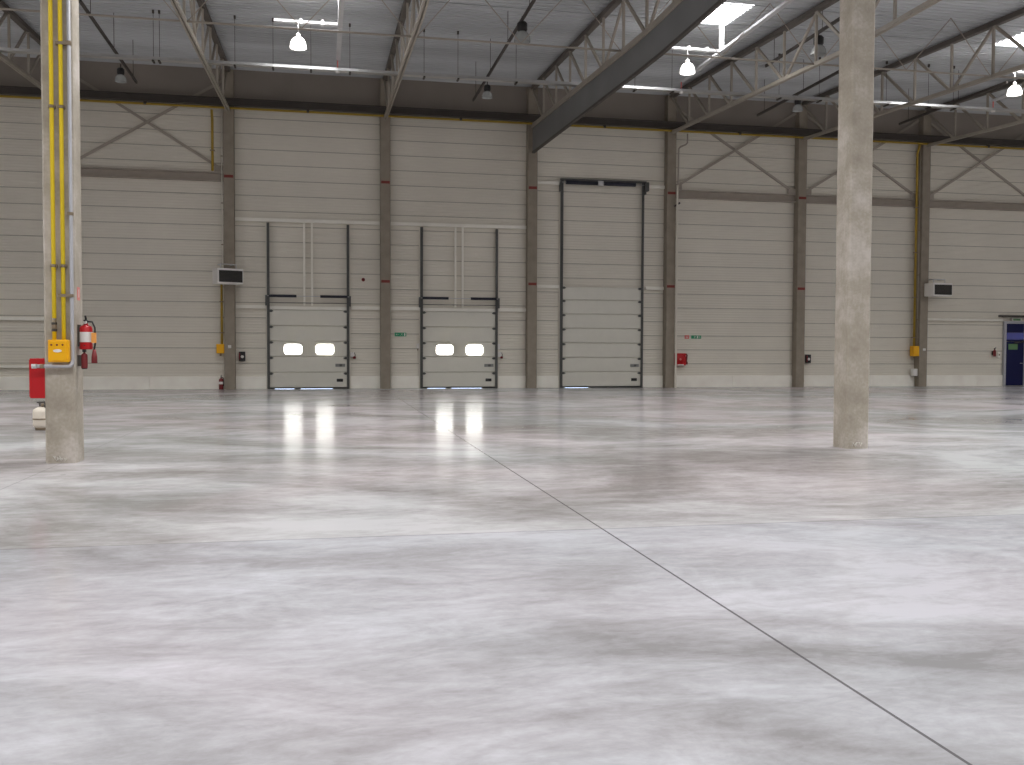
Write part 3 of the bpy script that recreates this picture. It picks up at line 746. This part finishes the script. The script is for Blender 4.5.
# door controls
def control(label, x, z0, big):
    t = thing('door_control', label, 'control box', (x, 0, z0), group='dock door controls')
    obj('housing', box(nb(), 0, 0.15, -0.12, 0, 0.05, 0.24), 'whiteplastic', t, bevel=0.015)
    obj('socket', lathe(nb(), [(0.001, 0.0), (0.05, 0.0), (0.06, 0.05), (0.06, 0.09)], (0.16, -0.08, -0.02), 12), 'darkred', t)
    obj('cord', tube(nb(), [(0.16, -0.08, 0.07), (0.20, -0.09, 0.12), (0.16, -0.10, 0.22), (0.08, -0.1, 0.24)], 0.012, 6), 'black', t)
    if big:
        obj('upper_box', box(nb(), -0.02, 0.09, -0.11, 0, 0.36, 0.58), 'whiteplastic', t, bevel=0.015)
    return t
control('small control box right of the first windowed door', 4.62, 1.22, False)
control('white two-part control box right of the second windowed door', 10.62, 1.24, True)
t = thing('door_control', 'tiny white box left of the second windowed door', 'control box', (7.27, 0, 1.62), group='dock door controls')
obj('housing', box(nb(), 0, 0.11, -0.12, 0, 0, 0.20), 'whiteplastic', t, bevel=0.015); obj('gland', tube(nb(), [(0.05, -0.05, -0.08), (0.05, -0.05, 0.01)], 0.02, 8), 'clamp', t)

# ------------------------------------------------------------------ gear on the left free-standing column
FY = -24.74
for xx, zlow, lab in ((-0.055, 1.68, 'left yellow conduit on the column, with a dark coupling'), (0.065, 1.68, 'right yellow conduit on the column, without a coupling')):
    t = thing('yellow_conduit', lab, 'conduit', (xx, FY - 0.045, 0), group='yellow conduits on the column')
    obj('pipe_run', tube(nb(), [(0, 0, zlow), (0, 0, 11.0)], 0.028, 12), 'yellow', t)
    for zz in (2.69, 4.83, 6.9, 9.0):
        bm = tube(nb(), [(0, 0, zz - 0.02), (0, 0, zz + 0.02)], 0.034, 12); box(bm, -0.045, 0.045, 0.0, 0.045, zz - 0.02, zz + 0.02)
        obj('pipe_clamp', bm, 'clamp', t)
    if xx < 0:
        obj('coupling', tube(nb(), [(0, 0, 1.80), (0, 0, 1.98)], 0.030, 12), 'clamp', t)
        for zz in (1.82, 1.91): obj('coupling_ring', tube(nb(), [(0, 0, zz - 0.016), (0, 0, zz + 0.016)], 0.036, 12), 'darksteel', t)
    else:
        for zz in (2.29, 5.68): obj('strut', box(nb(), -0.06, 0.13, -0.03, 0.045, zz - 0.02, zz + 0.02), 'clamp', t)
t, w, d, h = switchbox('switch_box', 'large yellow switch box at the end of the yellow conduits', 'switch box', -0.115, 0.145, FY - 0.15, FY - 0.005, 1.385, 1.69, 'ybox')
obj('label_plate', yplate(nb(), 0.125, 0.155, [(0.055 * math.cos(a * PI / 8), 0.022 * math.sin(a * PI / 8)) for a in range(16)], -d - 0.017, -d - 0.008), 'whiteplastic', t)
for x in (0.05, 0.12, 0.19): obj('cover_screw', lathe(nb(), [(0.001, -d - 0.02), (0.012, -d - 0.02), (0.014, -d - 0.008)], (x, 0, 0.235), 10, 'y'), 'darkred', t)
t = thing('grey_conduit', 'grey conduit down the right of the column, turning left under the yellow box', 'conduit', (0, FY - 0.035, 0))
obj('pipe_run', tube(nb(), [(0.168, 0, 11.0), (0.168, 0, 1.42), (0.165, -0.02, 1.36), (0.15, -0.045, 1.335), (0.11, -0.05, 1.33), (-0.30, -0.05, 1.33)], 0.026, 12), 'frame', t)
obj('end_cap', tube(nb(), [(-0.335, -0.05, 1.33), (-0.27, -0.05, 1.33)], 0.032, 12), 'galv', t)
obj('coupling', tube(nb(), [(-0.23, -0.05, 1.33), (-0.18, -0.05, 1.33)], 0.031, 12), 'clamp', t)
for zz in (3.4, 5.7, 8.0): obj('pipe_clamp', box(nb(), 0.13, 0.20, -0.03, 0.033, zz - 0.02, zz + 0.02), 'clamp', t)
t = thing('hose_cabinet', 'flat red fire cabinet on the left side of the column', 'cabinet', (-0.20, FY + 0.03, 0.89))
obj('housing', box(nb(), -0.195, 0.0, 0, 0.36, 0, 0.545), 'red', t, bevel=0.008)
obj('door', box(nb(), -0.207, -0.19, 0.02, 0.34, 0.02, 0.525), 'red', t, bevel=0.004)

t = extinguisher('fire_extinguisher', 'red fire extinguisher with white label hung on the column side', (0.30, FY + 0.16, 1.56), 0.085, 0.36)
obj('label_patch', lathe(nb(), [(0.0875, 0.10), (0.0875, 0.24)], n=20), 'whiteplastic', t)
obj('gauge', lathe(nb(), [(0.001, -0.05), (0.022, -0.05), (0.024, -0.03)], (0.0, 0, 0.375), 12, 'y'), 'whiteplastic', t)
obj('hose', tube(nb(), [(0.02, -0.02, 0.385), (0.09, -0.03, 0.38), (0.125, -0.04, 0.30), (0.13, -0.04, 0.10), (0.115, -0.04, 0.0)], 0.013, 8), 'black', t)
obj('horn', lathe(nb(), [(0.001, -0.19), (0.04, -0.19), (0.038, -0.10), (0.02, 0.0), (0.001, 0.0)], (0.115, -0.04, 0.0), 12), 'darkred', t)
obj('tag', box(nb(), 0.085, 0.15, -0.075, -0.06, 0.09, 0.23), 'orange', t)
obj('bracket', box(nb(), -0.115, -0.07, -0.05, 0.05, 0.04, 0.34), 'darksteel', t)
t = extinguisher('fire_extinguisher', 'narrow dark red canister hanging below the labelled extinguisher', (0.285, FY + 0.12, 1.30), 0.042, 0.22, body='darkred')
obj('bracket', box(nb(), -0.085, -0.035, -0.03, 0.03, 0.03, 0.18), 'darksteel', t)
obj('foot_cap', lathe(nb(), [(0.001, -0.012), (0.036, -0.012), (0.043, 0.02)], n=16), 'black', t)
t = thing('column_sticker', 'small red sticker on the column side above the extinguisher', 'sticker', (0.20, FY + 0.12, 2.24))
obj('sheet', box(nb(), 0.0, 0.004, 0.0, 0.14, 0, 0.18), 'pink', t); obj('arrow', bar(nb(), (0.006, 0.07, 0.15), (0.006, 0.07, 0.04), 0.004, 0.02, up=(0, 1, 0)), 'whiteplastic', t)

# white gas cylinder on the floor behind the column
t = thing('gas_cylinder', 'white gas cylinder with dark collar on the floor behind the column', 'gas cylinder', (-1.78, -18.95, 0))
r = 0.175
obj('body', lathe(nb(), [(0.001, 0.04), (r * 0.7, 0.04), (r * 0.93, 0.065), (r, 0.11), (r, 0.34), (r * 0.94, 0.39), (r * 0.6, 0.43), (0.05, 0.445), (0.001, 0.445)], n=28), 'cylinder', t)
obj('seam_band', lathe(nb(), [(r, 0.20), (r + 0.006, 0.205), (r + 0.006, 0.225), (r, 0.23)], n=28), 'clamp', t)
obj('foot_ring', lathe(nb(), [(0.125, 0.0), (0.135, 0.0), (0.135, 0.06), (0.125, 0.06), (0.125, 0.0)], n=24), 'clamp', t)
bm = tube(nb(), [(0.09 * math.cos(a), 0.09 * math.sin(a), 0.53) for a in [q * PI / 8 for q in range(-2, 15)]], 0.014, 8)
for a in (-2 * PI / 8, 6 * PI / 8, 14 * PI / 8): bar(bm, (0.09 * math.cos(a), 0.09 * math.sin(a), 0.42), (0.09 * math.cos(a), 0.09 * math.sin(a), 0.53), 0.02, 0.03)
obj('collar', bm, 'darksteel', t)
obj('valve', lathe(nb(), [(0.001, 0.44), (0.03, 0.44), (0.03, 0.49), (0.018, 0.51), (0.001, 0.51)], n=12), 'clamp', t)

# ------------------------------------------------------------------ world, camera, view
w = bpy.data.worlds.new('World'); sc.world = w; w.use_nodes = True
w.node_tree.nodes['Background'].inputs[0].default_value = (0.6, 0.7, 0.85, 1); w.node_tree.nodes['Background'].inputs[1].default_value = 0.5

F, YAW, PITCH, ROLL, CX, CZ, CD = 950.78, 0.1972, -0.0342, 0.0038, 3.5106, 1.5743, 38.6848
fwd = Vector((math.sin(YAW) * math.cos(PITCH), math.cos(YAW) * math.cos(PITCH), math.sin(PITCH)))
rt = Vector((math.cos(YAW), -math.sin(YAW), 0)); up = rt.cross(fwd)
r2 = rt * math.cos(ROLL) + up * math.sin(ROLL); u2 = -rt * math.sin(ROLL) + up * math.cos(ROLL)
cam = bpy.data.cameras.new('camera'); co = bpy.data.objects.new('camera', cam); COL.objects.link(co)
cam.sensor_fit = 'HORIZONTAL'; cam.sensor_width = 36.0; cam.lens = 36.0 * F / 1024.0; cam.clip_start = 0.05; cam.clip_end = 300
mw = Matrix(((r2.x, u2.x, -fwd.x, CX), (r2.y, u2.y, -fwd.y, -CD), (r2.z, u2.z, -fwd.z, CZ), (0, 0, 0, 1)))
co.matrix_world = mw
sc.camera = co
sc.view_settings.view_transform = 'Standard'; sc.view_settings.look = 'None'; sc.view_settings.gamma = 1.0
sc.view_settings.use_curve_mapping = False
sc.view_settings.exposure = 0.10
sc.cycles.max_bounces = 10; sc.cycles.diffuse_bounces = 6
sc.cycles.use_denoising = True
